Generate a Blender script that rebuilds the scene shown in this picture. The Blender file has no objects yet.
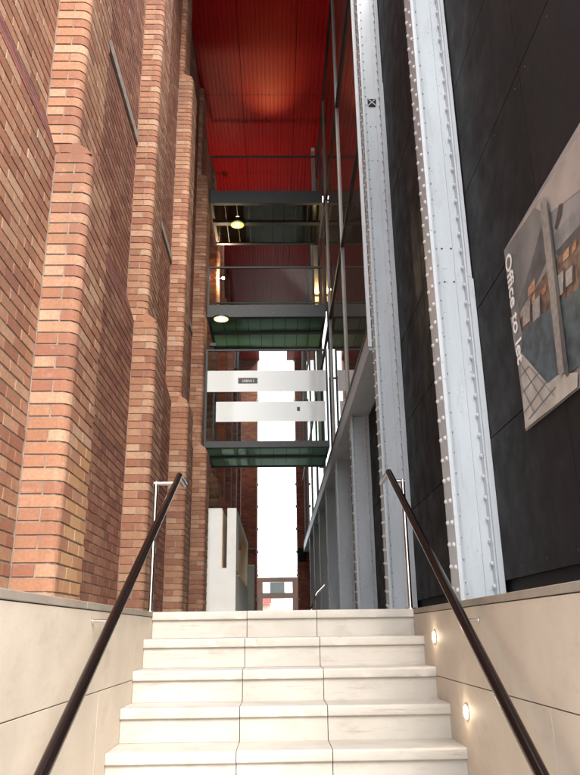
import bpy, math, random
import numpy as np
from mathutils import Vector, Matrix, Quaternion
random.seed(7)
SC = bpy.context.scene
COL = SC.collection
rad = math.radians

# ------------------------------------------------------------------ camera
W, H, F = 580.0, 775.0, 719.94                # photograph size and focal length in its pixels
PITCH, YAW, ROLL = .32705, .02049, -.01322
EYE = np.array([0.0, 0.0, -0.1413])           # landing of the stairs is z = 0
def cam_axes():
    cy, sy = math.cos(YAW), math.sin(YAW)
    fwd = np.array([sy*math.cos(PITCH), cy*math.cos(PITCH), math.sin(PITCH)])
    r = np.array([cy, -sy, 0]); u = np.cross(r, fwd)
    c, s = math.cos(ROLL), math.sin(ROLL)
    return c*r+s*u, -s*r+c*u, fwd
AX = cam_axes()
def px(P):
    P = np.asarray(P, float)-EYE; d = P@AX[2]
    return W/2+F*(P@AX[0])/d, H/2-F*(P@AX[1])/d
def at(x, y, X=None, Y=None, Z=None):         # pixel -> point on a known plane of the place
    r = AX[2]+(x-W/2)/F*AX[0]-(y-H/2)/F*AX[1]
    t = (X-EYE[0])/r[0] if X is not None else ((Y-EYE[1])/r[1] if Y is not None else (Z-EYE[2])/r[2])
    return EYE+t*r
cam = bpy.data.cameras.new('camera')
cam.sensor_fit = 'VERTICAL'; cam.sensor_height = 36; cam.lens = F/H*36
cam.clip_start = .05; cam.clip_end = 2000
co = bpy.data.objects.new('camera', cam); COL.objects.link(co)
m = Matrix.Identity(4)
for i in range(3):
    m[i][0], m[i][1], m[i][2], m[i][3] = AX[0][i], AX[1][i], -AX[2][i], EYE[i]
co.matrix_world = m
SC.camera = co

# ------------------------------------------------------------------ sky, sun, exposure
SUN_EL, SUN_AZ = rad(40), rad(160)            # azimuth clockwise from +Y: behind the camera, to the right
wd = bpy.data.worlds.new('World'); SC.world = wd; wd.use_nodes = True
nt = wd.node_tree
sky = nt.nodes.new('ShaderNodeTexSky'); sky.sky_type = 'NISHITA'; sky.sun_disc = False
sky.sun_elevation = SUN_EL; sky.sun_rotation = SUN_AZ
sky.air_density = 1.0; sky.dust_density = 3.0; sky.ozone_density = .6
ov = nt.nodes.new('ShaderNodeMix'); ov.data_type = 'RGBA'       # even white cloud layer over the clear sky
ov.inputs[0].default_value = .82; ov.inputs[7].default_value = (4.3, 4.45, 4.7, 1)
nt.links.new(sky.outputs[0], ov.inputs[6]); nt.links.new(ov.outputs[2], nt.nodes['Background'].inputs[0])
nt.nodes['Background'].inputs[1].default_value = .15
sl = bpy.data.lights.new('sun', 'SUN'); sl.energy = 1.1; sl.angle = rad(40); sl.color = (1, .94, .86)
so = bpy.data.objects.new('sun', sl); COL.objects.link(so); so.location = (0, -20, 40)
sd = Vector((math.sin(SUN_AZ)*math.cos(SUN_EL), math.cos(SUN_AZ)*math.cos(SUN_EL), math.sin(SUN_EL)))
so.rotation_euler = (-sd).to_track_quat('-Z', 'Y').to_euler()
vs = SC.view_settings
vs.view_transform = 'Standard'; vs.look = 'None'; vs.gamma = 1; vs.use_curve_mapping = False
vs.exposure = 2.58
SC.cycles.use_denoising = True
SC.cycles.max_bounces = 10; SC.cycles.diffuse_bounces = 5; SC.cycles.glossy_bounces = 5
SC.cycles.transparent_max_bounces = 24; SC.cycles.transmission_bounces = 8
SC.cycles.caustics_reflective = False; SC.cycles.caustics_refractive = False
SC.cycles.sample_clamp_indirect = 6

# ------------------------------------------------------------------ materials
class NT:
    def __init__(s, name):
        s.m = bpy.data.materials.new(name); s.m.use_nodes = True
        s.t = s.m.node_tree; s.b = s.t.nodes['Principled BSDF']; s.o = s.t.nodes['Material Output']
    def n(s, kind, **kw):
        nd = s.t.nodes.new('ShaderNode'+kind)
        for k, v in kw.items():
            if k.startswith('_'): setattr(nd, k[1:], v)
            else: nd.inputs[k.replace('__', ' ')].default_value = v
        return nd
    def l(s, a, b): s.t.links.new(a, b)
    def pos(s, scale=(1, 1, 1)):
        g = s.n('NewGeometry'); mp = s.n('Mapping'); mp.inputs['Scale'].default_value = scale
        s.l(g.outputs['Position'], mp.inputs['Vector']); return mp.outputs[0]
    def noise(s, scale, vec=None, detail=4, rough=.55):
        nd = s.n('TexNoise', Scale=scale, Detail=detail, Roughness=rough)
        s.l(vec or s.pos(), nd.inputs['Vector']); return nd.outputs['Fac']
    def ramp(s, fac, stops):
        r = s.n('ValToRGB'); e = r.color_ramp.elements
        while len(e) < len(stops): e.new(.5)
        for k, (p, c) in enumerate(stops): e[k].position = p; e[k].color = (*c, 1) if len(c) == 3 else c
        s.l(fac, r.inputs[0]); return r.outputs[0]
    def mix(s, fac, a, b, mode='MIX'):
        nd = s.n('Mix', _data_type='RGBA', _blend_type=mode)
        for v, i in ((fac, 0), (a, 6), (b, 7)):
            if hasattr(v, 'node'): s.l(v, nd.inputs[i])
            else: nd.inputs[i].default_value = v if i == 0 else (*v, 1)
        return nd.outputs[2]
    def bump(s, h, strength=.3, dist=.004):
        nd = s.n('Bump', Strength=strength, Distance=dist); s.l(h, nd.inputs['Height']); s.l(nd.outputs[0], s.b.inputs['Normal'])
    def base(s, c):
        if hasattr(c, 'node'): s.l(c, s.b.inputs['Base Color'])
        else: s.b.inputs['Base Color'].default_value = (*c, 1)
    def set(s, **kw):
        for k, v in kw.items(): s.b.inputs[k.replace('__', ' ')].default_value = v
        return s

def plain(name, c, rough=.6, metal=0, var=.12, scale=6, bump=.15, streak=None):
    t = NT(name); f = t.noise(scale, t.pos(streak) if streak else None)
    lo = tuple(x*(1-var) for x in c); hi = tuple(min(1, x*(1+var)) for x in c)
    t.base(t.ramp(f, [(.3, lo), (.7, hi)])); t.set(Roughness=rough, Metallic=metal)
    if bump: t.bump(t.noise(scale*18), bump, .003)
    return t.m

def brick_mat(name, stops, dirt=.35):
    t = NT(name)
    g = t.n('NewGeometry'); oi = t.n('ObjectInfo')
    ad = t.n('Math', _operation='ADD'); t.l(g.outputs['Random Per Island'], ad.inputs[0]); t.l(oi.outputs['Random'], ad.inputs[1])
    fr = t.n('Math', _operation='FRACT'); t.l(ad.outputs[0], fr.inputs[0])
    c = t.ramp(fr.outputs[0], stops)
    sp = t.noise(55, detail=5, rough=.7)
    c = t.mix(t.ramp(sp, [(.35, (0, 0, 0)), (.75, (.55, .55, .55))]), c, tuple(.55*x for x in stops[0][1]))
    big = t.noise(.9, t.pos((1.6, 1.6, .45)), detail=7, rough=.68)
    c = t.mix(t.ramp(big, [(.42, (0, 0, 0)), (.72, (dirt, dirt, dirt))]), c, (.12, .07, .05))
    pale = t.noise(7, detail=6, rough=.7)
    c = t.mix(t.ramp(pale, [(.56, (0, 0, 0)), (.72, (.35, .35, .35))]), c, (.46, .34, .27))
    t.base(c); t.set(Roughness=.85); t.bump(t.noise(90, detail=6, rough=.7), .55, .004)
    return t.m
M = {}
M['brick'] = brick_mat('orange_brick', [(0, (.235, .09, .052)), (.12, (.285, .115, .064)), (.42, (.325, .15, .082)), (.65, (.365, .18, .10)), (.85, (.42, .235, .14)), (1, (.47, .30, .195))], .5)
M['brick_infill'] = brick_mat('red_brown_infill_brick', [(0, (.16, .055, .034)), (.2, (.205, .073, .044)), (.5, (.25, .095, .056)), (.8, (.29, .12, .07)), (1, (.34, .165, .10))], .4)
M['brick_ochre'] = brick_mat('ochre_stained_brick', [(0, (.35, .165, .075)), (.5, (.42, .215, .10)), (1, (.47, .28, .14))], .2)
M['brick_dark'] = brick_mat('dark_red_brick', [(0, (.10, .022, .018)), (.5, (.17, .04, .03)), (1, (.23, .065, .045))])
M['mortar'] = plain('mortar', (.25, .20, .165), .95, var=.3, scale=9, bump=.5)
M['mortar_pale'] = plain('mortar_fillet', (.27, .235, .20), .95, var=.3, scale=9, bump=.5)
def far_brick(name, axis, k=1.0):
    t = NT(name); g = t.n('NewGeometry'); sx = t.n('SeparateXYZ'); cb = t.n('CombineXYZ')
    t.l(g.outputs['Position'], sx.inputs[0]); t.l(sx.outputs[axis], cb.inputs[0]); t.l(sx.outputs[2], cb.inputs[1])
    bt = t.n('TexBrick', Scale=1.0); bt.inputs['Brick Width'].default_value = .225; bt.inputs['Row Height'].default_value = .075
    bt.inputs['Mortar Size'].default_value = .005; bt.inputs['Bias'].default_value = -.1
    bt.inputs['Color1'].default_value = (.27*k, .085*k, .045*k, 1); bt.inputs['Color2'].default_value = (.14*k, .04*k, .028*k, 1); bt.inputs['Mortar'].default_value = (.10*k, .08*k, .07*k, 1)
    t.l(cb.outputs[0], bt.inputs['Vector'])
    f = t.ramp(t.noise(1.7, detail=6, rough=.7), [(.5, (0, 0, 0)), (.75, (.5, .5, .5))])
    t.base(t.mix(f, bt.outputs['Color'], (.05*k, .032*k, .028*k))); t.set(Roughness=.9); t.bump(bt.outputs['Fac'], -.5, .006)
    return t.m
M['far_brick_y'] = far_brick('brickwork_along_passage', 1, 1.4)
M['far_brick_x'] = far_brick('brickwork_across_passage', 0, 1.5)
def stone(name, c, var=.12, rough=.65, dirt=(.30, .24, .18), amt=.5, grime=.35):
    t = NT(name); f = t.noise(2.2, detail=7, rough=.62)
    col = t.ramp(f, [(.3, tuple(x*(1-var) for x in c)), (.7, tuple(x*(1+var*.5) for x in c))])
    d = t.ramp(t.noise(3.7, t.pos((1, 1, 2.2)), detail=8, rough=.7), [(.52, (0, 0, 0)), (.78, (amt, amt, amt))])
    col = t.mix(d, col, dirt)
    col = t.mix(t.ramp(t.noise(120, detail=2), [(.62, (0, 0, 0)), (.75, (.3, .3, .3))]), col, tuple(x*.6 for x in c))
    gr = t.ramp(t.noise(5, t.pos((.5, 2.5, 9)), detail=9, rough=.75), [(.56, (0, 0, 0)), (.70, (grime, grime, grime))])
    col = t.mix(gr, col, tuple(x*.6 for x in dirt))
    t.base(col); t.set(Roughness=rough); t.bump(t.noise(160, detail=4), .2, .002); return t.m
M['step'] = stone('step_stone', (.45, .42, .375), .14, .7, (.27, .22, .175), .6, .5)
M['flank'] = stone('flank_stone', (.53, .455, .37), .14, .6, (.32, .255, .20), .5, .12)
M['coping'] = stone('coping_stone', (.29, .245, .20), .25, .7, (.13, .105, .09), .6)
M['paving'] = stone('paving_stone', (.52, .485, .43), .12, .7)
M['ground'] = stone('ground_paving', (.38, .365, .34), .15, .8)
def paint(name, c, rough=.45):
    t = NT(name); f = t.noise(3, t.pos((1, 1, .35)), detail=6)
    col = t.ramp(f, [(.35, tuple(x*.88 for x in c)), (.65, c)])
    gr = t.ramp(t.noise(14, t.pos((1, 1, .25)), detail=7, rough=.75), [(.54, (0, 0, 0)), (.76, (.6, .6, .6))])
    col = t.mix(gr, col, (c[0]*.62, c[1]*.58, c[2]*.53))
    sp = t.ramp(t.noise(38, detail=3), [(.67, (0, 0, 0)), (.72, (.7, .7, .7))])
    col = t.mix(sp, col, (.22, .17, .14))
    t.base(col); t.set(Roughness=rough); t.bump(t.noise(60), .12, .003); return t.m
M['steel'] = paint('pale_grey_paint', (.53, .57, .60))
M['steel_dark'] = paint('dark_grey_paint', (.020, .028, .030), .5)
def cladding(name, c):
    t = NT(name); oi = t.n('ObjectInfo')
    col = t.ramp(oi.outputs['Random'], [(0, tuple(x*.75 for x in c)), (1, tuple(x*1.3 for x in c))])
    f = t.ramp(t.noise(2.4, t.pos((1, 1, .5)), detail=7, rough=.7), [(.4, (0, 0, 0)), (.8, (.5, .5, .5))])
    t.base(t.mix(f, col, tuple(x*2.1 for x in c)))
    r = t.ramp(t.noise(5, detail=6), [(.3, (.5, .5, .5)), (.7, (.75, .75, .75))]); t.l(r, t.b.inputs['Roughness'])
    t.set(**{'Specular IOR Level': .22}); t.bump(t.noise(3, detail=3), .12, .01); return t.m
M['panel'] = cladding('black_cladding', (.0085, .008, .009))
M['black'] = plain('black_recess', (.006, .006, .007), .8, bump=0)
def soffit_mat():
    t = NT('red_soffit'); f = t.noise(1.2, detail=5)
    t.base(t.ramp(f, [(.35, (.40, .007, .009)), (.7, (.48, .010, .011))])); t.set(Roughness=.45, **{'Specular IOR Level': .2}); return t.m
M['red'] = soffit_mat()
M['bronze'] = NT('bronze_rail').set(Roughness=.2, Metallic=.8).m
M['bronze'].node_tree.nodes['Principled BSDF'].inputs['Base Color'].default_value = (.035, .022, .020, 1)
M['chrome'] = plain('stainless_steel', (.72, .71, .70), .18, 1, .06, 30, .05)
M['alu'] = plain('pale_aluminium', (.22, .21, .195), .4, .3, .1, 5, .05)
M['white'] = plain('white_render', (.82, .815, .79), .6, 0, .05, 3, .08)
M['cream'] = plain('cream_glow_lining', (.84, .66, .44), .6, 0, .06, 3, .05)  # warm glow of the kiosk interior is put into this colour
M['greystone'] = plain('grey_stone_frame', (.45, .435, .40), .7, 0, .1, 3, .1)
M['palegreen'] = plain('pale_grey_green', (.45, .47, .43), .6, 0, .08, 3, .05)
def emis(name, c, st):
    t = NT(name); t.base(c); t.b.inputs['Emission Color'].default_value = (*c, 1); t.b.inputs['Emission Strength'].default_value = st; return t.m
M['lamp_white'] = emis('lit_step_lens', (1, .86, .66), 6)
M['lamp_warm'] = emis('lit_warm_lens', (.80, .66, .42), .16)
M['lamp_yellow'] = emis('lit_yellow_lens', (.75, .70, .2), .06)
M['lamp_point'] = emis('lit_spot_lens', (1, .85, .65), 12)
def glass(name, tint, ior=1.5, mult=1.0, rough=.0, gc=(.95, .97, .96)):
    t = NT(name); t.t.nodes.remove(t.b)
    fr = t.n('Fresnel', IOR=ior); tr = t.n('BsdfTransparent', Color=(*tint, 1)); gl = t.n('BsdfGlossy', Color=(*gc, 1), Roughness=rough)
    mu = t.n('Math', _operation='MULTIPLY', _use_clamp=True); mu.inputs[1].default_value = mult; t.l(fr.outputs[0], mu.inputs[0])
    mx = t.n('MixShader'); t.l(mu.outputs[0], mx.inputs[0]); t.l(tr.outputs[0], mx.inputs[1]); t.l(gl.outputs[0], mx.inputs[2])
    t.l(mx.outputs[0], t.o.inputs[0]); return t.m
M['glass'] = glass('clear_glass', (.95, .98, .965), 1.45, .035)
def film(mat, c, fac):                       # pale diffuse veil painted into a pane so it reads as reflective
    t = mat.node_tree; o = t.nodes['Material Output']; src = o.inputs[0].links[0].from_socket
    d = t.nodes.new('ShaderNodeBsdfDiffuse'); d.inputs[0].default_value = (*c, 1); x = t.nodes.new('ShaderNodeMixShader'); x.inputs[0].default_value = fac
    t.links.new(src, x.inputs[1]); t.links.new(d.outputs[0], x.inputs[2]); t.links.new(x.outputs[0], o.inputs[0]); return mat
M['glass_facade'] = glass('facade_glass', (.55, .58, .56), 2.1, 1.3, .015, (.72, .66, .63)); film(M['glass_facade'], (.32, .25, .23), .16)
def translucent(name, c, share, gloss=.08):
    t = NT(name); t.t.nodes.remove(t.b)
    di = t.n('BsdfDiffuse', Color=(*c, 1)); tl = t.n('BsdfTranslucent', Color=(*c, 1)); m1 = t.n('MixShader', Fac=share)
    t.l(di.outputs[0], m1.inputs[1]); t.l(tl.outputs[0], m1.inputs[2])
    gl = t.n('BsdfGlossy', Roughness=.05); m2 = t.n('MixShader', Fac=gloss); t.l(m1.outputs[0], m2.inputs[1]); t.l(gl.outputs[0], m2.inputs[2])
    t.l(m2.outputs[0], t.o.inputs[0]); return t.m
M['frost'] = translucent('frosted_film', (.96, .985, .98), .25, .04)
def floor_glass():
    t = NT('green_floor_glass'); t.t.nodes.remove(t.b)
    tr = t.n('BsdfTransparent', Color=(.80, .94, .87, 1)); tl = t.n('BsdfTranslucent', Color=(.50, .88, .72, 1)); m1 = t.n('MixShader', Fac=.5)
    t.l(tr.outputs[0], m1.inputs[1]); t.l(tl.outputs[0], m1.inputs[2])
    fr = t.n('Fresnel', IOR=1.65); gl = t.n('BsdfGlossy', Color=(.8, 1, .9, 1), Roughness=.02); m2 = t.n('MixShader')
    t.l(fr.outputs[0], m2.inputs[0]); t.l(m1.outputs[0], m2.inputs[1]); t.l(gl.outputs[0], m2.inputs[2]); t.l(m2.outputs[0], t.o.inputs[0]); return t.m
M['floor_glass'] = floor_glass()
def ink(name, c, var=.15, scale=9):
    return plain('print_'+name, c, .35, 0, var, scale, 0)

# ------------------------------------------------------------------ mesh helpers
class MB:
    def __init__(s): s.v = []; s.f = []
    def add(s, v, f):
        n = len(s.v); s.v += [tuple(p) for p in v]; s.f += [tuple(i+n for i in q) for q in f]; return s
    def box(s, x0, x1, y0, y1, z0, z1):
        v = [(x, y, z) for z in (z0, z1) for y in (y0, y1) for x in (x0, x1)]
        return s.add(v, [(0, 2, 3, 1), (4, 5, 7, 6), (0, 1, 5, 4), (2, 6, 7, 3), (0, 4, 6, 2), (1, 3, 7, 5)])
    def prism(s, pts, d):                     # planar polygon extruded by vector d
        n = len(pts); a = [Vector(p) for p in pts]; b = [p+Vector(d) for p in a]
        f = [tuple(reversed(range(n))), tuple(range(n, 2*n))]+[(i, (i+1) % n, n+(i+1) % n, n+i) for i in range(n)]
        return s.add(a+b, f)
    def tube(s, pts, r, seg=16, caps=True):
        pts = [Vector(p) for p in pts]; rings = []
        up = Vector((0, 0, 1))
        for i, p in enumerate(pts):
            d = (pts[min(i+1, len(pts)-1)]-pts[max(i-1, 0)]).normalized()
            a = d.cross(up if abs(d.z) < .95 else Vector((1, 0, 0))).normalized(); b = d.cross(a)
            rr = r[i] if isinstance(r, (list, tuple)) else r
            rings.append([p+rr*(math.cos(2*math.pi*k/seg)*a+math.sin(2*math.pi*k/seg)*b) for k in range(seg)])
        v = [q for R_ in rings for q in R_]; f = []
        for i in range(len(pts)-1):
            for k in range(seg):
                f.append((i*seg+k, i*seg+(k+1) % seg, (i+1)*seg+(k+1) % seg, (i+1)*seg+k))
        if caps: f += [tuple(reversed(range(seg))), tuple(range((len(pts)-1)*seg, len(pts)*seg))]
        return s.add(v, f)
    def dome(s, c, n, r, h, seg=8):
        n = Vector(n); c = Vector(c); a = n.orthogonal().normalized(); b = n.cross(a); v = []; f = []
        for (q, z) in ((1, 0), (.82, .58), (.42, .92)):
            v += [c+r*q*(math.cos(2*math.pi*k/seg)*a+math.sin(2*math.pi*k/seg)*b)+n*h*z for k in range(seg)]
        v.append(c+n*h)
        for i in range(2):
            for k in range(seg): f.append((i*seg+k, i*seg+(k+1) % seg, (i+1)*seg+(k+1) % seg, (i+1)*seg+k))
        for k in range(seg): f.append((2*seg+k, 2*seg+(k+1) % seg, 3*seg))
        return s.add(v, f)
    def mesh(s, name):
        me = bpy.data.meshes.new(name); me.from_pydata(s.v, [], s.f); me.update(); return me
    def build(s, name, mat, parent=None, smooth=None, bevel=0):
        o = link(name, s.mesh(name), mat, parent)
        if smooth is not None:
            for p in o.data.polygons: p.use_smooth = True
            o.data.set_sharp_from_angle(angle=rad(smooth))
        if bevel:
            b = o.modifiers.new('bevel', 'BEVEL'); b.width = bevel; b.segments = 2; b.limit_method = 'ANGLE'
        return o
def link(name, me, mat, parent=None):
    o = bpy.data.objects.new(name, me); COL.objects.link(o)
    if mat is not None and not me.materials: me.materials.append(M[mat] if isinstance(mat, str) else mat)
    if parent is not None:
        o.parent = parent
        o.matrix_parent_inverse = Matrix.Translation(parent.location).inverted() if parent.type == 'EMPTY' else Matrix.Identity(4)
    return o
def tag(o, label=None, cat=None, group=None, kind=None):
    if label: o['label'] = label
    if cat: o['category'] = cat
    if group: o['group'] = group
    if kind: o['kind'] = kind
    return o
def thing(name, label, cat, loc=(0, 0, 0), group=None):
    o = bpy.data.objects.new(name, None); COL.objects.link(o); o.location = loc; o.empty_display_size = .2
    return tag(o, label, cat, group)
def box(name, mat, parent, *b, bevel=0): return MB().box(*b).build(name, mat, parent, bevel=bevel)
def text_mesh(body, size, depth, bold=0):
    c = bpy.data.curves.new('lettering', 'FONT'); c.body = body; c.size = size; c.extrude = depth; c.offset = bold
    o = bpy.data.objects.new('lettering_source', c); COL.objects.link(o)
    bpy.context.view_layer.update()
    me = bpy.data.meshes.new_from_object(o.evaluated_get(bpy.context.evaluated_depsgraph_get()))
    bpy.data.objects.remove(o); me.name = 'lettering'; return me

# ------------------------------------------------------------------ main dimensions (metres)
XL, XR = -.859, .941                # stair flanks
Y0, TR, RI, NST = 5.1925, .305, .175, 10
GZ = -RI*NST                        # lower ground
XW1, XP1 = -1.430, -1.195           # brick wall and pilaster faces, lower stage
XW2, XP2 = -1.522, -1.300           # second stage
XP3 = -1.440                        # third stage pilaster
Z1, Z2, ZT = 2.85, 8.325, 11.4      # set-backs and wall top
PY = [4.0+2.7*i for i in range(9)]  # pilasters
PD = .575
XC, XD = 1.290, 1.032               # cladding face, column outer face
XG = 1.000                          # glazed facade
BY = [6.9+2.7*i for i in range(9)]  # column / facade bays
ZB = 2.705                          # beam underside
ZS = 10.5                           # soffit
YE = 27.8                           # far end of the passage

# ------------------------------------------------------------------ ground and floor
g = MB(); s = 400
g.add([(-s, -s, GZ-.006), (s, -s, GZ-.006), (s, 5.35, GZ-.006), (-s, 5.35, GZ-.006), (-s, 5.36, -.03), (s, 5.36, -.03), (s, 600, -.03), (-s, 600, -.03)],
      [(0, 1, 2, 3), (3, 2, 5, 4), (4, 5, 6, 7)])
tag(g.build('ground', 'ground'), 'pale paved ground below and beyond the passage', 'ground', kind='structure')
fl = thing('passage_floor', 'stone floor of the passage above the stairs', 'floor'); tag(fl, kind='structure')
y = 5.66
while y < 30:
    for xa, xb in ((XW1-.1, -.21), (-.21, .27), (.27, XC)):
        box('paving_slab', 'paving', fl, xa+.003, xb-.003, y+.003, y+.897, -.05, 0)
    y += .9

# ------------------------------------------------------------------ staircase
st = thing('stone_staircase', 'flight of pale cream stone steps between two stone flank walls', 'stairs', (0, 3.5, GZ))
XJ = [XL, -.21, .27, XR]
for i in range(NST):
    yf = Y0-i*TR; zt = -i*RI
    back = yf+(.46 if i == 0 else TR+.03)
    for k in range(3):
        xa, xb = XJ[k]+(.002 if k else 0), XJ[k+1]-(.002 if k < 2 else 0)
        jit = random.uniform(-.003, .003); jz = random.uniform(-.002, .001)
        if k == 0: xa += .002
        r = .012; prof = [(back, zt-.056), (back, zt)]
        prof += [(yf+jit+r-r*math.sin(a), zt-r+r*math.cos(a)) for a in (0, .4, .8, 1.2, 1.5708)]
        prof += [(yf+jit+r*.7-r*.7*math.cos(a), zt-.056+r*.7-r*.7*math.sin(a)) for a in (0, .5, 1.0, 1.5708)]
        tb = MB(); ns = 28; np_ = len(prof); v = []; wob = 0
        for q in range(ns+1):                 # worn front edge: slow waviness and a few chips
            wob = wob*.8+random.uniform(-.0009, .0009); chip = random.uniform(.004, .010) if random.random() < .05 else 0
            for e, (p, z) in enumerate(prof):
                fr = 1 if e >= 3 else 0
                v.append((xa+(xb-xa)*q/ns, p+fr*(wob+chip*(1 if e < 8 else .2)), z+jz-(chip*.6 if 3 <= e < 7 else 0)))
        fc = [(q*np_+e, q*np_+(e+1) % np_, (q+1)*np_+(e+1) % np_, (q+1)*np_+e) for q in range(ns) for e in range(np_)]
        tb.add(v, fc+[tuple(reversed(range(np_))), tuple(range(ns*np_, (ns+1)*np_))]).build('tread', 'step', st, smooth=40)
        if i < NST:
            box('riser', 'step', st, xa, xb, yf+.020+jit*.5, yf+.10, zt-RI+.0005, zt-.0565)
MB().prism([(XL+.003, 5.62, GZ), (XL+.003, 5.62, -.06)] +
           [(XL+.003, yy, zz) for i in range(NST) for yy, zz in ((Y0-i*TR+.09, -i*RI-.06), (Y0-i*TR+.09, -(i+1)*RI-.06 if i < NST-1 else GZ))],
           (XR-XL-.006, 0, 0)).build('base', 'mortar', st)

# ------------------------------------------------------------------ flank walls
def flank(side):
    left = side < 0
    x = XL if left else XR
    t = thing('flank_wall', 'smooth beige stone flank wall below the brick building, left of the stairs' if left else
              'smooth beige stone flank wall with two step lights, right of the stairs', 'wall', (x+side*.2, 3.2, GZ))
    xb = XW1-.02 if left else XC-.005
    def b(n, mt, x0, x1, *r, **k): return box(n, mt, t, min(x0, x1), max(x0, x1), *r, **k)
    b('core', 'mortar', x+side*.03, xb, 1.02, 5.65, GZ, -.036)
    rows = [(-.400, -.035, [1.0, 2.05, 5.655] if not left else [1.0, 1.9, 5.655]),
            (-.960, -.400, [1.0, 1.55, 2.70, 4.05, 5.655] if not left else [1.0, 2.2, 3.75, 5.655]),
            (GZ, -.960, [1.0, 2.0, 3.2, 4.4, 5.655])]
    for z0, z1, cuts in rows:
        for a, c in zip(cuts, cuts[1:]):
            b('facing_slab', 'flank', x, x+side*.03, a+.002, c-.002, z0+.002, z1-.002, bevel=.0015)
    cuts = [1.0, 2.15, 3.4, 4.55, 5.20]
    for a, c in zip(cuts, cuts[1:]):
        b('coping_slab', 'coping', x-side*.004, xb, a+.002, c-.002, -.033, -.001, bevel=.003)
    b('coping_slab', 'coping', x+side*.0045, xb, 5.202, 5.655, -.033, -.001)
    return t
flank(-1); flank(1)

# ------------------------------------------------------------------ brick building
bb = thing('brick_building', 'old orange brick building with stepped pilasters and rounded corner bricks', 'building', (-3, 8, GZ))
core = MB()
for z0, z1, xw, xp in ((0, Z1, XW1, XP1), (Z1, Z2, XW2, XP2), (Z2, ZT, XW2, XP3)):
    core.box(-6, xw-.006, 1.0 if z0 else 1.0, 15.2, z0 if z0 else GZ, z1)
    for y in PY[:5]:
        core.prism([(xw-.06, y+.008, z0), (xp-.043, y+.008, z0), (xp-.008, y+.043, z0), (xp-.008, y+PD-.003, z0), (xw-.06, y+PD-.003, z0)], (0, 0, z1-z0-.003))
core.build('wall', 'mortar', bb)
fw = MB(); fw.box(-6, XW1, 15.203, 30, GZ, Z1); fw.box(-6, XW2, 15.203, 30, Z1+.002, ZT)
for y in PY[5:]:
    fw.box(XW1-.1, XP1, y, y+PD, 0, Z1); fw.box(XW2-.1, XP2, y, y+PD, Z1+.002, Z2); fw.box(XW2-.1, XP3, y, y+PD, Z2+.002, ZT)
tag(fw.build('far_wall', 'far_brick_y', bb), None)
CH = .075; BH = .065
def brick_tpl(L, h=BH, d=.055, c=.0025):
    f = [(c, 0, c), (L-c, 0, c), (L-c, 0, h-c), (c, 0, h-c)]; rim = [(0, c, 0), (L, c, 0), (L, c, h), (0, c, h)]; bk = [(0, d, 0), (L, d, 0), (L, d, h), (0, d, h)]
    F_ = [(0, 1, 2, 3)]+[(4+i, 4+(i+1) % 4, (i+1) % 4, i) for i in range(4)]+[(8+i, 8+(i+1) % 4, 4+(i+1) % 4, 4+i) for i in range(4)]
    return f+rim+bk, F_
def bull_tpl(L, D, h=BH, r=.058):
    o = [(0, D), (0, 0)]+[(L-r+r*math.sin(a), r-r*math.cos(a)) for a in np.linspace(0, math.pi/2, 6)]+[(L, D)]
    n = len(o); v = [(x, y, 0) for x, y in o]+[(x, y, h) for x, y in o]
    return v, [tuple(range(n)), tuple(reversed(range(n, 2*n)))]+[(i, n+i, n+(i+1) % n, (i+1) % n) for i in range(n)]
BR = []   # (kind, length, origin, rot, material key)
def runs(u0, u1, off, joint=.01):
    out = []; u = u0-off
    while u < u1:
        a, b = max(u, u0), min(u+.215, u1)
        if b-a > .028: out.append((a, b))
        u += .215+joint
    return out
def courses(z0, z1):
    k0 = int(round(z0/CH)); k1 = int(round(z1/CH)); return range(k0, k1)
def wall_face(x, ya, yb, z0, z1, mat='brick', lead=0):
    for k in courses(z0, z1):
        for a, b in runs(ya, yb, (.1105 if k % 2 else .0)+lead, .006):
            BR.append(('s', b-a, (x, a, k*CH+.005), 1, mat))
def pilaster(y, xw, xp, z0, z1):
    w = xp-xw
    for k in courses(z0, z1):
        z = k*CH+.005
        if k % 2 and w > .2:
            BR.append(('A', w-.003, (xw+.003, y, z), 0, 'brick')); d = .1025
        else:
            BR.append(('B', .1025, (xp-.1025, y, z), 0, 'brick')); d = .215
            if w > .15: BR.append(('s', w-.1125-.004, (xw+.004, y, z), 0, 'brick'))
        for a, b in runs(y+d+.006, y+PD, 0, .006):
            BR.append(('s', b-a, (xp, a, z), 1, 'brick_ochre' if (y < 7 and random.random() < (1.5-z*1.35 if y < 5 else .6-z)) else 'brick'))
for i, y in enumerate(PY[:5]):
    pilaster(y, XW1, XP1, 0, Z1); pilaster(y, XW2, XP2, Z1, Z2); pilaster(y, XW2, XP3, Z2, ZT)
edges = [1.0]+[q for y in PY[:5] for q in (y, y+PD)]
edges = list(zip([1.0]+[y+PD for y in PY[:5]], PY[:5]+[15.2]))
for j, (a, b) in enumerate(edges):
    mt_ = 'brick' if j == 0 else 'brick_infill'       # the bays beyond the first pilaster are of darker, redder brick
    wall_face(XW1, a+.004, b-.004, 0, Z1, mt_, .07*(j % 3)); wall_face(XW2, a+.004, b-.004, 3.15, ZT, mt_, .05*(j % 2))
def face_area(b):
    kind, L, (x, y, z), rot, _ = b
    n, u = ((0, -1, 0), (1, 0, 0)) if rot == 0 else ((1, 0, 0), (0, 1, 0))
    o = np.array((x, y, z)); u = np.array(u)
    if np.dot(EYE-o, n) <= 0: return 0
    q = [px(o), px(o+u*L), px(o+u*L+[0, 0, BH]), px(o+[0, 0, BH])]
    cx = sum(p[0] for p in q)/4; cy = sum(p[1] for p in q)/4
    if not (0 < cx < W and 0 < cy < H-180): return 0
    return .5*abs(sum(q[i][0]*q[(i+1) % 4][1]-q[(i+1) % 4][0]*q[i][1] for i in range(4)))
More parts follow.
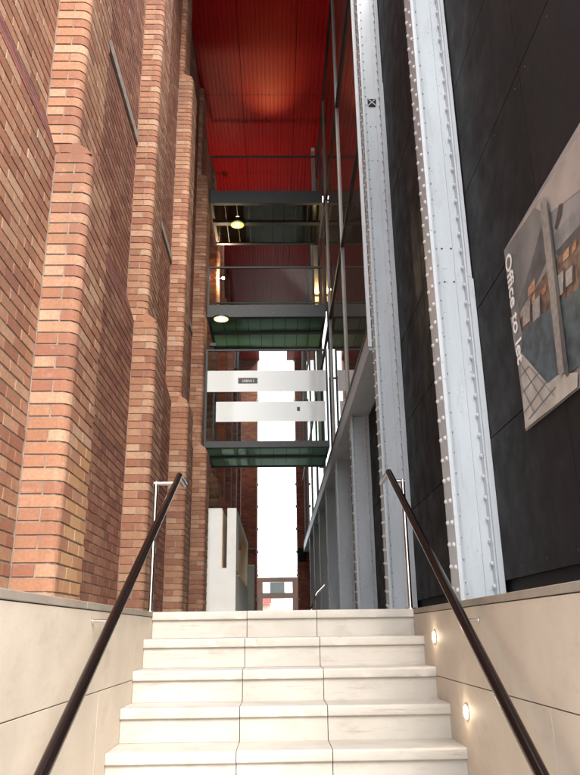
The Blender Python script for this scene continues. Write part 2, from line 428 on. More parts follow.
areas = [face_area(b) for b in BR]
order = sorted(range(len(BR)), key=lambda i: -areas[i])
near = set(order[:300])
tpl_cache = {}
def tpl(kind, L):
    key = (kind, round(L, 3))
    if key not in tpl_cache:
        tpl_cache[key] = brick_tpl(round(L, 3)) if kind == 's' else (bull_tpl(round(L, 3), .1025) if kind == 'A' else bull_tpl(.1025, .215))
    return key, tpl_cache[key]
me_cache = {}
KEYS = ('brick', 'brick_ochre', 'brick_infill')
JV = {k: [] for k in KEYS}; JF = {k: [] for k in KEYS}; JN = {k: 0 for k in KEYS}
for i, (kind, L, o, rot, mk) in enumerate(BR):
    key, (v, f) = tpl(kind, L)
    jit = random.uniform(-.0012, .0008); a = random.uniform(-.004, .004)*(1 if rot else 2); tz = random.uniform(-.0012, .0012); tw = random.uniform(-.006, .006)
    if i in near:
        if (key, mk) not in me_cache:
            mm = bpy.data.meshes.new('brick'); mm.from_pydata(v, [], f); mm.update(); mm.materials.append(M[mk]); me_cache[(key, mk)] = mm
        ob = link('brick', me_cache[(key, mk)], None, bb)
        ob.rotation_euler = (0, tw, rot*math.pi/2+a)
        ob.location = (o[0]+(jit if rot else 0), o[1]-(0 if rot else jit), o[2]+tz)
    else:
        V = np.array(v, float); ca, sa = math.cos(a), math.sin(a)
        V = np.column_stack((V[:, 0]*ca-V[:, 1]*sa, V[:, 0]*sa+V[:, 1]*ca, V[:, 2]+V[:, 0]*tw))
        if rot: V = np.column_stack((-V[:, 1], V[:, 0], V[:, 2]))
        V = V+np.array((o[0]+(jit if rot else 0), o[1]-(0 if rot else jit), o[2]+tz))
        JV[mk].append(V); JF[mk] += [tuple(q+JN[mk] for q in p) for p in f]; JN[mk] += len(v)
for mk in JV:
    if not JV[mk]: continue
    mm = bpy.data.meshes.new('brickwork'); mm.from_pydata(np.vstack(JV[mk]).tolist(), [], JF[mk]); mm.update()
    tag(link('brickwork', mm, mk, bb), kind='stuff')
# sloping dark red plinth courses between the stages, in every bay
for a, b in edges:
    sb = MB()
    zc = [2.855, 2.93, 3.005, 3.08, 3.152]
    for k in range(4):
        for u0, u1 in runs(a+.004, b-.004, .1125*(k % 2)):
            f0, f1 = (zc[k]-2.85)/.3, (zc[k+1]-.008-2.85)/.3
            xa, xb = XW1+(XW2-XW1)*f0, XW1+(XW2-XW1)*f1
            sb.prism([(xa-.08, u0, zc[k]), (xa, u0, zc[k]), (xb, u0, zc[k+1]-.008), (xb-.08, u0, zc[k+1]-.008)], (0, u1-u0, 0))
    tag(sb.build('sloping_course', 'brick_dark', bb), kind='stuff')
    MB().prism([(XW1-.2, a, Z1+.001), (XW1-.012, a, Z1+.001), (XW2-.011, a, 3.15), (XW2-.2, a, 3.15)], (0, b-a, 0)).build('sloping_bed', 'mortar', bb)
    if a > 4: box('stone_string', 'mortar_pale', bb, XW2-.05, XW2+.018, a+.003, b-.003, 4.98, 5.085)
for y in PY[:5]:
    for z, xa, xb, xw in ((Z1, XP1, XP2, XW1), (Z2, XP2, XP3, XW2)):
        MB().prism([(xw-.05, y+.004, z-.002), (xa-.008, y+.004, z-.002), (xa-.03, y+.006, z+.03), (xb+.001, y+.008, z+.085), (xw-.05, y+.008, z+.085)], (0, PD-.006, 0)).build('weathering', 'brick', bb)
# roof over the passage and both sides, with openings added to brighten the passage
rf = MB(); rf.box(-6, 6, 6.92, 16.0, ZT+.003, ZT+.35); rf.box(-6, XW2-.05, 16.003, 18.2, ZT+.003, ZT+.35); rf.box(1.3, 6, 16.003, 18.2, ZT+.003, ZT+.35); rf.box(-6, 6, 18.203, 23.1, ZT+.003, ZT+.35); rf.box(-6, XW2, 1.0, 6.917, ZT+.003, ZT+.35); rf.box(-6, -1.45, 23.103, 30, ZT+.003, ZT+.35); rf.box(1.2, 6, 23.103, 30, ZT+.003, ZT+.35)
rf.build('roof', 'black', bb)
# rainwater pipes on the far part
for yy, rr, mt in ((22.4, .045, 'steel_dark'), (24.3, .04, 'alu'), (25.3, .05, 'steel_dark')):
    MB().tube([(XW2+.1, yy, 0), (XW2+.1, yy, ZS)], rr, 10).build('rainwater_pipe', mt, bb, smooth=40)

# ------------------------------------------------------------------ black clad building
cb = thing('black_clad_building', 'building clad in charcoal black panels behind the white columns', 'building', (3, 4, GZ))
cc = MB(); cc.box(XC+.03, 6, 1.92, 7.15, GZ, 7.75); cc.box(XC+.03, 6, 7.153, 30, GZ, ZB+.2)
cc.build('wall', 'black', cb); box('parapet', 'steel_dark', cb, XC-.02, 6, 1.90, 7.15, 7.775, 7.90)
zc = [.115, .945, 1.795, 2.655, 3.52, 4.37, 5.22, 6.07, 6.92, 7.77]
yc = [1.92, 3.04, 4.33, 5.66, 7.14]
for i in range(len(zc)-1):
    for j in range(len(yc)-1):
        p = box('panel', 'panel', cb, XC, XC+.026, yc[j]+.004, yc[j+1]-.004, zc[i]+.004, zc[i+1]-.004)
        p.location.x += random.uniform(-.0012, .0012)
        if i < 3:
            sm = MB()
            for yy in np.linspace(yc[j]+.08, yc[j+1]-.08, 4):
                for zz in (zc[i]+.06, zc[i+1]-.06): sm.dome((XC-.0005, yy, zz), (-1, 0, 0), .008, .003, 6)
            tag(sm.build('screws', 'steel_dark', p), kind='stuff')
yl = [7.3, 9.6, 12.3, 15, 17.7, 20.4, 23.1, 25.8, 28.5]
for j in range(8):
    for z0, z1 in ((.115, 1.4), (1.4, ZB-.005)):
        box('panel', 'panel', cb, XC, XC+.026, yl[j]+.004, yl[j+1]-.004, z0+.004, z1-.004)

# ------------------------------------------------------------------ glazed facade above the beam
gf = thing('glazed_facade', 'tall glazed wall above a steel beam, mirroring the red ceiling', 'glass wall', (XG, 7.2, ZB))
YF0, YF1 = 7.16, 28.5
box('beam', 'steel', gf, XG, XC+.3, YF0, YF1, ZB, ZB+.03)
box('beam', 'steel', gf, XG, XG+.035, YF0, YF1, ZB+.0305, ZB+.26)
tr = [ZB+.26, 5.40, 7.97, 10.38]
my = [YF0, 9.65, 12.30]+[12.3+2.7*i for i in range(1, 7)]
for z in tr:
    box('transom', 'steel_dark', gf, XG-.006, XG+.07, YF0, YF1, z-.03, z+.03)
for yy in my:
    if yy > 8: box('mullion', 'alu', gf, XG-.010, XG+.06, yy-.011, yy+.011, tr[0]+.031, ZS-.01, bevel=.003)
box('end_mullion', 'steel', gf, XG-.012, XG+.03, YF0-.03, YF0-.001, ZB+.03, ZS-.01)
for i in range(3):
    for j in range(len(my)-1):
        box('pane', 'glass_facade', gf, XG+.018, XG+.026, my[j]+.0225, my[j+1]-.0225, tr[i]+.0305, tr[i+1]-.0305)
for z in (2.96, 5.35, 7.92):
    box('floor_slab', 'greystone', gf, XG+.09, 5.9, YF0+.05, YF1, z-.2, z)
box('back_wall', 'greystone', gf, 5.0, 5.1, YF0+.05, YF1, 2.97, ZS)
box('end_wall', 'greystone', gf, XG+.09, 5.0, 28.4, 28.5, 2.97, ZS)

# ------------------------------------------------------------------ riveted steel columns
def column(y, top, label, lattice=False, cover=None):
    x0, x1, d = XD, 1.284, .20
    t = thing('steel_column', label, 'column', (x0+.125, y+.1, 0), 'riveted steel columns along the right side')
    ym = y+d/2
    for xa in (x0, x1-.024): box('flange', 'steel', t, xa, xa+.024, y, y+d, 0, top, bevel=.002)
    box('web', 'steel', t, x0+.0245, x1-.0245, ym-.006, ym+.006, 0, top)
    for sy in (-1, 1):
        for sx in (0, 1):
            xa = x0+.0245 if sx == 0 else x1-.0245; q = 1 if sx == 0 else -1
            a = MB(); ya = ym+sy*.0065
            # leg on the flange and leg on the web
            a.box(min(xa, xa+q*.011), max(xa, xa+q*.011), min(ya, ya+sy*.072), max(ya, ya+sy*.072), 0, top)
            a.box(min(xa+q*.0112, xa+q*.060), max(xa+q*.0112, xa+q*.060), min(ya, ya+sy*.011), max(ya, ya+sy*.011), 0, top)
            a.build('angle', 'steel', t)
    rv = MB(); pitch = .128; n = int((top-.1)/pitch)
    for k in range(n):
        z = .07+k*pitch
        for q, yy in ((0, y+.045), (.012, y+d-.045)):
            rv.dome((x0, yy, z+q), (-1, 0, 0), .0165, .015)
        rv.dome((x0+.052, ym-.0175, z+.05), (0, -1, 0), .0095, .010)
        rv.dome((x1-.0355, y+.062, z+.02), (-1, 0, 0), .0165, .015)
    tag(rv.build('rivets', 'steel', t, smooth=60), kind='stuff')
    if cover:
        box('cover_plate', 'steel', t, x1+.0005, x1+.004, y-.012, y+d, 0, cover, bevel=.001)
        box('cover_plate', 'steel', t, x1-.03, x1+.004, y-.013, y-.0005, 0, cover, bevel=.002)
    h = MB()
    for zz in ((2.3, 2.05) if y < 5 else (4.98, 5.45)):
        for xx in (x0+.095, x1-.095): h.tube([(xx, ym-.0066, zz), (xx, ym-.0076, zz)], .007, 8)
    if top > 4: tag(h.build('bolt_holes', 'black', t), kind='stuff')
    if lattice:
        z = at(372, 101, Y=y+.06)[2]
        box('opening', 'black', t, x0+.075, x1-.075, ym-.020, ym-.0063, z-.055, z+.055)
        a = MB(); xa, xb = x0+.078, x1-.078; w = .008
        for q in (1, -1):
            a.prism([(xa, ym-.024, z-q*.05-w), (xa, ym-.024, z-q*.05+w), (xb, ym-.024, z+q*.05+w), (xb, ym-.024, z+q*.05-w)], (0, .003+.0005*q, 0))
        a.box(xa, xb, ym-.029, ym-.0245, z+.038, z+.055)
        a.build('cross_bars', 'steel', t)
    return t
column(4.2, 7.77, 'nearest tall white riveted steel column, beside the poster', cover=2.02)
column(6.9, ZT, 'second tall white riveted steel column, with small crossed opening high up', lattice=True, cover=6.0)
for k, lab in enumerate(['first pale grey riveted column under the glazed facade, behind the tall pair',
                         'second pale grey riveted column under the glazed facade beam',
                         'third grey riveted column under the glazed facade beam',
                         'fourth grey riveted column under the glazed facade beam',
                         'fifth grey riveted column under the glazed facade, deep in the passage',
                         'sixth and farthest grey riveted column in line under the glazed facade']):
    column(9.6+2.7*k, ZB-.002, lab)

# ------------------------------------------------------------------ red soffit
sf = thing('ceiling', 'dark red ribbed metal ceiling high above the passage', 'ceiling', (0, 8, ZS)); tag(sf, kind='structure')
xs = [-1.60, -.66, .43, XG+.10]
ys = [6.9, 9.6, 12.3, 15.0, 16.0, 18.2, 20.4, 23.1, 25.8, YE+.1]            # last bay reaches the far piers
for j in range(len(ys)-1):
    for i in range(3):
        ya, yb = ys[j]+.006, ys[j+1]-.006
        xa, xb = xs[i]+.005, xs[i+1]-.005
        if j in (4, 7) or (j == 8 and i == 1): continue        # roof gaps added for daylight, above the kiosk and before the far end
        n = max(1, int(round((xb-xa)/.085))); p = (xb-xa)/n; v = []
        for k in range(n):
            x = xa+k*p
            v += [(x, ZS), (x+p*.62, ZS), (x+p*.70, ZS+.014), (x+p*.92, ZS+.014)]
        v.append((xb, ZS)); mb = MB()
        mb.add([(x, ya, z) for x, z in v]+[(x, yb, z) for x, z in v], [(q, q+1, len(v)+q+1, len(v)+q) for q in range(len(v)-1)])
        mb.build('ceiling_panel', 'red', sf)
box('backing', 'black', sf, -1.60, XG+.2, 6.93, 16.0, ZS+.05, ZT)
box('backing', 'black', sf, -1.60, XG+.2, 18.2, 23.1, ZS+.05, ZT)
box('backing', 'black', sf, -1.60, -.72, 25.803, YE+.1, ZS+.05, ZS+.2)
box('backing', 'black', sf, .80, XG+.2, 25.803, YE+.1, ZS+.05, ZS+.2)

# ------------------------------------------------------------------ glass footbridges
XB0, XB1 = -1.285, XG-.055
def bridge(zlo, zhi, zrail, label, frosted=False):
    t = thing('footbridge', label, 'bridge', (-.1, 13.1, zlo), 'glass footbridges across the passage')
    ya, yb = 12.35, 14.0
    for yy in (ya, yb-.09): box('edge_beam', 'steel_dark', t, XB0, XB1, yy, yy+.09, zlo, zhi, bevel=.004)
    box('cross_beam', 'steel_dark', t, XB0, XB1, 13.05, 13.17, zlo-.012, zhi-.03)
    for xx in (XB0, XB1-.05): box('end_beam', 'steel_dark', t, xx, xx+.05, ya+.0905, yb-.0905, zlo+.012, zhi-.031)
    n = 9; w = (XB1-XB0-.10)/n; zf = zlo+.014
    for k in range(n):
        xa = XB0+.05+k*w
        box('glazing_bar', 'steel_dark', t, xa-.006, xa+.006, ya+.0905, 13.0495, zf-.004, zf-.0005)
        box('glazing_bar', 'steel_dark', t, xa-.006, xa+.006, 13.1705, yb-.0905, zf-.004, zf-.0005)
        for y0, y1 in ((ya+.091, 13.049), (13.171, yb-.091)):
            box('floor_pane', 'floor_glass', t, xa+.002, xa+w-.002, y0, y1, zf, zf+.022)
    for yy in (ya+.02, yb-.055):
        box('top_rail', 'steel_dark', t, XB0, XB1, yy, yy+.035, zrail-.035, zrail, bevel=.003)
        for xx in (XB0, XB1-.035): box('end_post', 'steel_dark', t, xx, xx+.035, yy, yy+.035, zhi+.0005, zrail-.0355)
        xm = [XB0+.036]+([XB1-.036] if True else [])
        box('glass_panel', 'glass', t, xm[0], xm[1], yy+.012, yy+.022, zhi+.001, zrail-.036)
    if frosted:
        y = ya+.0305
        for z0, z1, x0, x1 in ((3.985, 4.39, XB0+.037, XB1-.038), (3.42, 3.795, -1.08, XB1-.06)):
            box('frosted_band', 'frost', t, x0, x1, y-.0015, y+.001, z0, z1)
        a, b = at(238.2, 378, Y=y), at(257.5, 383.5, Y=y)
        box('sign_strip', 'sign_dark', t, a[0], b[0], y-.0045, y-.002, b[2], a[2])
        me = text_mesh('URBAN S', .072, .0004); me.materials.append(M['white'])
        o = link('lettering', me, None, t); o.rotation_euler = (math.pi/2, 0, 0); o.location = (a[0]+.072, y-.0052, b[2]+.026); o.scale = (.75, 1, 1)
        a, b = at(297, 407, Y=y), at(300, 411, Y=y)
        box('sign_square', 'sign_dark', t, a[0], b[0], y-.0045, y-.002, b[2], a[2])
    return t
M['sign_dark'] = plain('dark_sign_film', (.03, .03, .03), .5, bump=0)
bridge(2.94, 3.055, 4.81, 'lowest glass footbridge with white frosted bands and green glass floor', True)
bridge(5.45, 5.70, 6.52, 'middle glass footbridge with dark steel frame')
bridge(7.92, 8.20, 9.05, 'topmost glass footbridge just below the red ceiling')

def disc_lamp(name, label, c, r, lens, group=None, h=.05):
    t = thing(name, label, 'lamp', c, group); x, y, z = c
    MB().tube([(x, y, z), (x, y, z-h)], r, 24).build('housing', 'steel_dark', t, smooth=40)
    MB().tube([(x, y, z-h-.0005), (x, y, z-h-.008), (x, y, z-h-.014)], [r*.86, r*.84, r*.6], 24).build('lens', lens, t, smooth=40)
    return t
dl1 = disc_lamp('bridge_downlight', 'round yellow lit lamp under the topmost footbridge', (-.78, 13.11, 7.93), .16, 'lamp_yellow', 'lamps under the footbridges', .04)
dl2 = disc_lamp('bridge_downlight', 'round cream lit lamp under the left end of the middle footbridge', (-1.02, 12.395, 5.45), .16, 'lamp_warm', 'lamps under the footbridges', .02)
def bulb(parent, w, c, off, r_=.04):
    l_ = bpy.data.lights.new('bulb', 'POINT'); l_.energy = w; l_.color = c; l_.shadow_soft_size = r_
    o_ = bpy.data.objects.new('bulb', l_); COL.objects.link(o_); o_.parent = parent; o_.location = off
def spot_lamp(label, p, w):
    t = thing('wall_spotlight', label, 'lamp', p, 'small lit spotlights on the brick side'); x, y, z = p
    MB().tube([(XP2-.02, y, z), (x, y, z)], .015, 8).build('arm', 'steel_dark', t)
    MB().tube([(x, y+.05, z+.02), (x, y-.06, z-.02)], .035, 12).build('head', 'steel_dark', t, smooth=40)
    MB().dome((x, y-.061, z-.02), (0, -1, -.3), .03, .02).build('lens', 'lamp_point', t, smooth=60)
    bulb(t, w, (1, .72, .45), (.02, -.13, -.05))
bulb(dl1, .5, (1, .85, .4), (0, 0, -.12)); bulb(dl2, .4, (1, .8, .5), (0, 0, -.1))
spot_lamp('small lit spotlight seen below the topmost footbridge', (-1.20, 14.95, 9.22), .8)
spot_lamp('small lit spotlight seen through the middle footbridge glass', (-1.20, 14.95, 7.60), 16)
# uplight on the topmost footbridge deck that makes the glow on the ceiling
up = thing('uplight', 'small uplight on the topmost footbridge rail washing the red ceiling', 'lamp', (-.09, 13.9625, 9.051))
MB().tube([(-.09, 13.9625, 9.051), (-.09, 13.955, 9.10)], .022, 14).build('housing', 'steel_dark', up, smooth=40)
lp = bpy.data.lights.new('uplight_bulb', 'SPOT'); lp.energy = 18; lp.color = (1, .42, .16); lp.spot_size = rad(46); lp.spot_blend = 1; lp.shadow_soft_size = .03
lo = bpy.data.objects.new('uplight_bulb', lp); COL.objects.link(lo); lo.parent = up; lo.location = (0, -.02, .075)
lo.rotation_euler = Vector((0, -2.05, 1.36)).to_track_quat('-Z', 'Y').to_euler()
bp = thing('bridge_post', 'pale post with an amber lit lamp at the right end of the footbridges', 'post', (.9, 14.06, 3.06))
box('shaft', 'greystone', bp, .85, .93, 14.02, 14.10, 2.94, ZS-.002)
MB().tube([(.89, 14.02, 6.75), (.89, 13.98, 6.75)], .05, 16).build('lamp_housing', 'steel_dark', bp, smooth=40)
MB().dome((.89, 13.979, 6.75), (0, -1, 0), .045, .03, 14).build('lamp_lens', emis('lit_amber_lens', (1, .55, .15), 1.2), bp, smooth=60)
bulb(bp, 2.5, (1, .6, .25), (-.01, -.16, 3.72))
# security camera on the lowest bridge
sc_ = thing('floodlight', 'small dark floodlight on the left end of the lowest footbridge rail', 'lamp', (-1.16, 12.4, 4.81))
MB().tube([(-1.16, 12.40, 4.81), (-1.16, 12.40, 4.87)], .012, 8).build('bracket', 'steel_dark', sc_)
box('head', 'steel_dark', sc_, -1.22, -1.10, 12.36, 12.44, 4.871, 4.94, bevel=.008)

# ------------------------------------------------------------------ handrails
def handrail(side):
    left = side < 0
    x = -.752 if left else .855
    slope = .538 if left else .572
    ytop = 5.50 if left else 5.40; ztop = 1.012 if left else 1.004
    yl = 2.25; zl = ztop-slope*(ytop-yl)
    t = thing('handrail', 'dark bronze handrail with steel post on the %s side of the stairs' % ('left' if left else 'right'), 'handrail', (x, 5.3, 0), 'handrails of the stairs')
    MB().tube([(x, yl, zl), (x, ytop, ztop)], .0245, 24).build('rail', 'bronze', t, smooth=40)
    MB().tube([(x, ytop-.004, ztop-.004), (x, ytop+.34, ztop-.004)], .0235, 20).build('end_return', 'chrome', t, smooth=40)
    MB().dome((x, yl, zl), (0, -.87, -.5), .0245, .008, 16).build('end_cap', 'bronze', t, smooth=60)
    xp = -.893 if left else .940; yp = 5.30; zs = .925
    MB().tube([(xp, yp, 0), (xp, yp, zs)], .0155, 16).build('post', 'chrome', t, smooth=40)
    MB().tube([(xp, yp, 0), (xp, yp, .008)], .04, 18).build('foot_plate', 'chrome', t, smooth=40)
    MB().tube([(xp-(.0155 if not left else -.0155)*-1, yp, zs-.012), (x, yp, zs-.012)], .0155, 16).build('arm', 'chrome', t, smooth=40)
    MB().tube([(x, yp, zs-.012), (x, yp, ztop-slope*(ytop-yp)-.02)], .012, 12).build('saddle', 'chrome', t, smooth=40)
    xf = XL if left else XR
    for yb in (3.52, 2.55):
        zb = ztop-slope*(ytop-yb)
        MB().tube([(xf, yb, zb-.03), (x+.3*(xf-x), yb, zb-.03), (x, yb, zb-.014)], .008, 10).build('bracket', 'chrome', t, smooth=40)
        MB().tube([(xf-side*.0005, yb, zb-.03), (xf-side*.006, yb, zb-.03)], .013, 14).build('rose', 'chrome', t, smooth=40)
handrail(-1); handrail(1)

# ------------------------------------------------------------------ step lights
for k, (p, lab) in enumerate((((435, 637), 'upper lit round step light in the right flank wall'), ((467, 712), 'lower lit round step light in the right flank wall'))):
    q = at(*p, X=XR); t = thing('step_light', lab, 'lamp', tuple(q), 'step lights in the right flank wall'); x, y, z = q
    MB().tube([(XR+.0, y, z), (XR-.006, y, z)], .042, 24).build('rim', 'chrome', t, smooth=40)
    MB().dome((XR-.0061, y, z), (-1, 0, 0), .034, .008, 16).build('lens', 'lamp_white', t, smooth=60)
    pl = bpy.data.lights.new('step_bulb', 'POINT'); pl.energy = .09; pl.color = (1, .82, .6); pl.shadow_soft_size = .03
    po = bpy.data.objects.new('step_bulb', pl); COL.objects.link(po); po.parent = t; po.location = (-.045, 0, 0)

# ------------------------------------------------------------------ poster
PX = XC-.0075
po_ = thing('poster', 'large poster of an office atrium on the black panels, lettered down its edge', 'poster', (PX, 2.81, .82))
box('sheet', ink('sky', (.27, .25, .24), .3, 3), po_, PX, XC-.0034, 2.075, 3.556, .82, 1.868)
lay = [0]
def shape(name, c, pts, var=.18, scale=8):
    lay[0] += 1; xx = PX-.0004*lay[0]
    v = []
    for p in pts:
        q = at(*p, X=PX); v.append((xx, min(3.554, max(2.077, q[1])), min(1.866, max(.822, q[2]))))
    M_ = ink(name, c, var, scale)
    mb = MB(); mb.add(v, [tuple(range(len(v)))]); return mb.build(name, M_, po_)
shape('grey_wall', (.17, .165, .16), [(503, 249), (538, 203), (545, 215), (532, 262), (520, 312), (514, 330), (508, 300)], .3, 5)
shape('upper_sky', (.36, .31, .275), [(503, 250), (508, 244), (580, 133), (600, 90), (660, 0), (660, 20), (600, 120), (560, 170), (540, 199), (522, 226)])
shape('upper_sky', (.36, .31, .275), [(535, 208), (580, 136), (660, 20), (660, 90), (580, 190), (548, 215)], .2, 4)
shape('roof_slope', (.10, .105, .105), [(545, 213), (549, 240), (546, 262), (536, 285), (520, 312), (518, 304), (530, 268)], .4, 10)
shape('roof_slope', (.20, .20, .195), [(553, 236), (580, 205), (660, 110), (660, 140), (580, 232), (556, 252)], .4, 10)
shape('roof_rib', (.06, .06, .063), [(555, 228), (559, 205), (563, 203), (562, 215), (557, 230)], .2)
shape('roof_rib', (.07, .073, .078), [(557, 251), (580, 225), (660, 140), (660, 150), (580, 234), (559, 258)], .2)
shape('shopfront', (.15, .10, .075), [(520, 315), (535, 290), (549, 268), (580, 234), (660, 150), (660, 240), (580, 288), (545, 312), (522, 332)], .6, 22)
for (a, b, w, h, c) in ((532, 285, 7, 12, (.40, .22, .13)), (534, 296, 3, 9, (.42, .24, .14)), (522, 312, 3, 8, (.38, .23, .15)), (545, 287, 4, 9, (.33, .16, .09)), (567, 252, 6, 10, (.42, .26, .165)), (575, 245, 4, 9, (.38, .2, .12))):
    shape('warm_window', c, [(a-w/2, b+h*.3), (a+w/2, b-h*.6), (a+w/2, b+h*.4), (a-w/2, b+h)], .3, 40)
for (a, b, h) in ((528, 305, 24), (538, 300, 26), (571, 270, 20), (562, 275, 26)):
    shape('glass_bay', (.30, .28, .26), [(a-4, b+2), (a+3, b-5), (a+3, b+h-8), (a-4, b+h-2)], .3, 30)
    shape('dark_mullion', (.03, .03, .032), [(a+3, b-6), (a+4.2, b-7), (a+6, b+h-9), (a+4.8, b+h-8)], .2)
shape('atrium_floor', (.055, .082, .094), [(522, 333), (545, 313), (580, 289), (660, 240), (660, 318), (580, 366), (553, 388), (523, 352)], .5, 14)
shape('floor_edge', (.20, .195, .185), [(512, 318), (520, 312), (524, 335), (523, 353), (517, 352)], .3, 12)
shape('sunlit_floor', (.40, .37, .325), [(521, 350), (549, 383), (557, 391), (580, 388), (527, 429)], .2, 10)
shape('sunlit_floor', (.40, .37, .325), [(549, 384), (560, 375), (580, 372), (580, 389), (553, 409), (530, 426)], .2, 10)
for a, b in (((521.5, 378), (531, 366)), ((523.5, 394), (542, 371)), ((526, 413), (549, 381)), ((531, 419), (558, 387)), ((521.5, 362), (547, 404)), ((523, 385), (537, 413)), ((531, 366), (557, 396))):
    d = .55; shape('grid_line', (.13, .155, .17), [(a[0]-d, a[1]-d*.3), (b[0]-d, b[1]-d*.3), (b[0]+d, b[1]+d*.3), (a[0]+d, a[1]+d*.3)], .1)
shape('pillar', (.235, .22, .205), [(542.5, 203), (546, 197), (549.5, 200), (567, 372), (564, 377), (561, 373)], .25, 30)
shape('pillar_shade', (.07, .07, .072), [(549.5, 202), (551, 203), (572, 374), (570, 377), (567, 373)], .25, 30)
lay[0] += 2
# reads downwards, tops of the letters towards the near side (-Y): local x -> -Z, local y -> -Y, normal -> -X
R_ = Matrix(((0, 0, -1), (0, -1, 0), (-1, 0, 0)))
zt_ = 1.795
for word, adv in (('Office', .50), ('to', .19), ('let', 0)):
    me = text_mesh(word, .135, .0003, .0022); me.materials.append(M['white'])
    wx = max(v.co.x for v in me.vertices)
    o = link('lettering', me, None, po_); tag(o, kind='stuff')
    o.rotation_euler = R_.to_euler(); o.location = (PX-.0004*lay[0], 3.515, zt_); o.scale = (.93, 1.0, 1)
    zt_ -= (wx+.045)*.93

# ------------------------------------------------------------------ white display kiosk and things in the passage
KY = 13.15
ks = thing('white_kiosk', 'white slab-sided kiosk with a front slit and side window', 'kiosk', (-1.0, KY, 0))
ka = at(236.5, 508, Y=KY); KT = ka[2]; kx1 = ka[0]; kx0 = -1.30; s0 = at(222.4, 508, Y=KY)[0]; s1 = at(227.5, 508, Y=KY)[0]; sz = at(225, 568, Y=KY)[2]; KE = 18.6
lf = MB(); lf.box(kx0, s0, KY, KY+.35, sz, KT); lf.box(kx0, s0, KY+.35, KE, KT-.16, KT); lf.box(kx0, kx0+.1, KY+.35, KE, sz, KT-.16)
lf.build('left_slab', 'white', ks)
box('left_lining', 'cream', ks, kx0+.1005, s0-.02, KY+.351, KE-.3, KT-.17, KT-.1605)
box('left_lining', 'cream', ks, kx0+.101, kx0+.12, KY+.351, KE-.3, sz+.001, KT-.171)
box('slit_glow_lining', 'cream', ks, s0+.0005, s0+.008, KY+.03, KE-.2, sz+.001, KT-.05)
box('front_base', 'white', ks, kx0, kx1, KY, KY+.3, 0, sz-.0005)
w0 = at(238.4, 560, X=kx1)[1]; wz = .86
rs = MB(); rs.box(s1, kx1, KY, w0, sz, KT); rs.box(s1, kx1, w0, KE, KT-.13, KT); rs.box(s1, kx1, KE-.5, KE, wz, KT-.13); rs.box(s1, kx1, KY+.3, KE, 0, wz)
rs.build('right_slab', 'white', ks)
for b_ in ((s1+.01, kx1-.004, w0+.001, KE-.501, KT-.14, KT-.1305), (s1+.01, kx1-.004, KE-.52, KE-.501, wz+.012, KT-.141), (s1, kx1+.015, w0+.001, KE-.521, wz+.0005, wz+.02)):
    box('window_lining', 'cream', ks, *b_)
box('back_slab', 'cream', ks, s0-.03, s1+.02, KE-.2, KE-.1, sz, KT-.2)
lb = thing('low_white_block', 'low pale grey-green slab standing behind the white kiosk', 'kiosk', (-.6, 20.5, 0))
q0, q1 = at(247.5, 566, Y=20), at(254, 566, Y=20)
box('slab', 'palegreen', lb, q0[0]-.1, q1[0], 20, 20.9, 0, q0[2], bevel=.01); box('cap', 'white', lb, q0[0]-.11, q1[0]+.01, 19.99, 20.91, q0[2]+.0005, q0[2]+.03)
cr = thing('bent_chrome_rail', 'short bent stainless steel rail end above the landing', 'handrail', (.4, 9, 0))
p0, p1, p2 = at(311.5, 609, Y=9), at(316, 594, Y=9), at(324.5, 585, Y=9)
MB().tube([(p0[0]-.03, 9, 0), tuple(p0), (p1[0]-.005, 9, p1[2]-.02), (p1[0]+.008, 9, p1[2]+.012), tuple(p2)], .018, 14).build('rail', 'chrome', cr, smooth=50)
MB().tube([(p0[0]-.03, 9, 0), (p0[0]-.03, 9, .008)], .045, 16).build('foot_plate', 'chrome', cr)
MB().dome(p2, (.7, 0, .7), .018, .01, 10).build('end_cap', 'chrome', cr)

# ------------------------------------------------------------------ far end: brick piers, glass slot, entrance frame
FXL, FXR = at(257, 520, Y=YE)[0], at(297, 520, Y=YE)[0]
for nm, lab, x0, x1 in (('brick_pier', 'dark weathered brick pier left of the bright slot at the far end', XW2, FXL), ('brick_pier', 'narrow dark brick pier right of the bright slot at the far end', FXR, XC+.02)):
    t = thing(nm, lab, 'pier', ((x0+x1)/2, YE, 0), 'brick piers at the far end')
    box('shaft', 'far_brick_x', t, x0, x1, YE+.01, YE+.9, 0, ZT-.002)
    left = x0 < -1
    for k in range(12):
        z = 1.0+k*.86; xx = x1 if left else x0
        box('glass_clamp', 'greystone', t, xx-.04 if left else xx-.055, xx+.055 if left else xx+.04, YE-.04, YE+.008, z-.045, z+.045)
    if left: MB().tube([(x0+.05, YE-.03, at(240, 549, Y=YE)[2]), (x1, YE-.03, at(240, 549, Y=YE)[2])], .03, 8).build('pipe', 'alu', t)
    else:
        a, b = at(297.5, 548, Y=YE), at(306, 562, Y=YE)
        box('dark_panel', 'black', t, a[0], b[0], YE-.06, YE+.005, b[2], a[2])
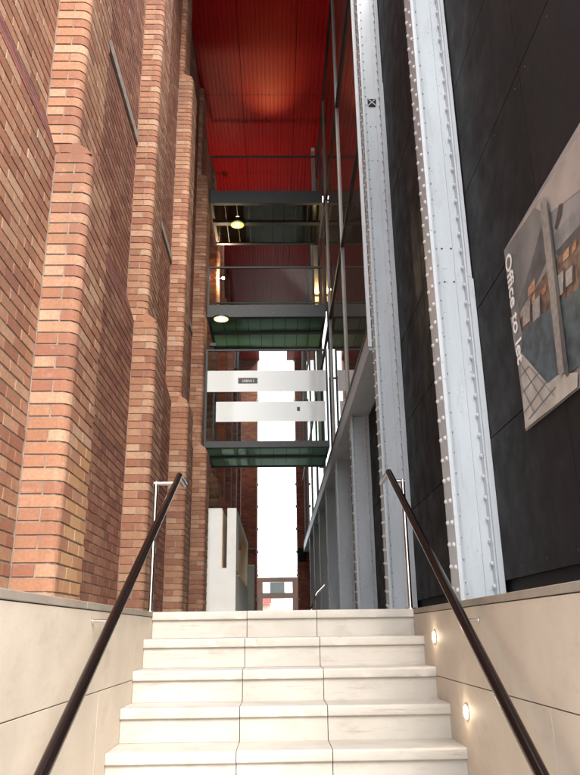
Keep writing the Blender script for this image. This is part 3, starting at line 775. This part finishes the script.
gs = thing('slot_window', 'tall narrow glass screen closing the bright slot at the far end', 'window', (0, YE+.5, 2))
PYF = 29.0
fa, fb = at(256.7, 577.6, Y=PYF), at(298.5, 577.6, Y=PYF)
zc_ = list(np.linspace(fa[2]+.06, ZS, 6))
for a, b in zip(zc_, zc_[1:]): box('pane', 'glass', gs, FXL+.003, FXR-.003, YE+.45, YE+.462, a+.004, b-.004)
ef = thing('entrance_frame', 'grey stone entrance frame with a cross bar at the far end', 'door frame', (0, PYF, 0))
ia, ib = at(262.7, 582, Y=PYF), at(292.6, 598, Y=PYF); tz = at(275, 592.8, Y=PYF)[2]
M['pale_frame'] = plain('pale_stone_frame', (.80, .78, .71), .7, 0, .04, 3, .1)
box('jamb', 'pale_frame', ef, fa[0], ia[0], PYF, PYF+.35, 0, fa[2]); box('jamb', 'pale_frame', ef, ib[0], fb[0], PYF, PYF+.35, 0, fa[2])
box('lintel', 'pale_frame', ef, ia[0]+.0005, ib[0]-.0005, PYF+.002, PYF+.348, ia[2], fa[2]-.001)
box('cross_bar', 'pale_frame', ef, ia[0]+.0005, ib[0]-.0005, PYF+.05, PYF+.3, ib[2], tz)
box('pane', 'glass', ef, ia[0]+.001, ib[0]-.001, PYF+.15, PYF+.16, tz+.001, ia[2]-.001)
# building across the far street
fbld = thing('far_building', 'pale low building across the far street, washed out in daylight', 'building', (0, 62, 0))
zr = at(272, 570, Y=62)[2]
box('wall', 'white', fbld, -14, 14, 62, 72, -.03, zr); box('roof', 'greystone', fbld, -14.3, 14.3, 61.7, 72.3, zr+.001, zr+.35)
box('lower_storey', plain('pink_brick', (.48, .30, .25), .8), fbld, -14, 14, 61.9, 61.998, -.03, zr*.42)
for k in range(-6, 7):
    f = box('window', 'steel_dark', fbld, k*2-.6, k*2+.6, 61.93, 61.997, zr*.55, zr*.85)
    box('sill', 'white', f, k*2-.7, k*2+.7, 61.85, 61.929, zr*.53, zr*.55)
box('red_awning', plain('red_cloth', (.5, .06, .05), .8), fbld, -1.9, -.5, 61.3, 61.898, zr*.44, zr*.52)
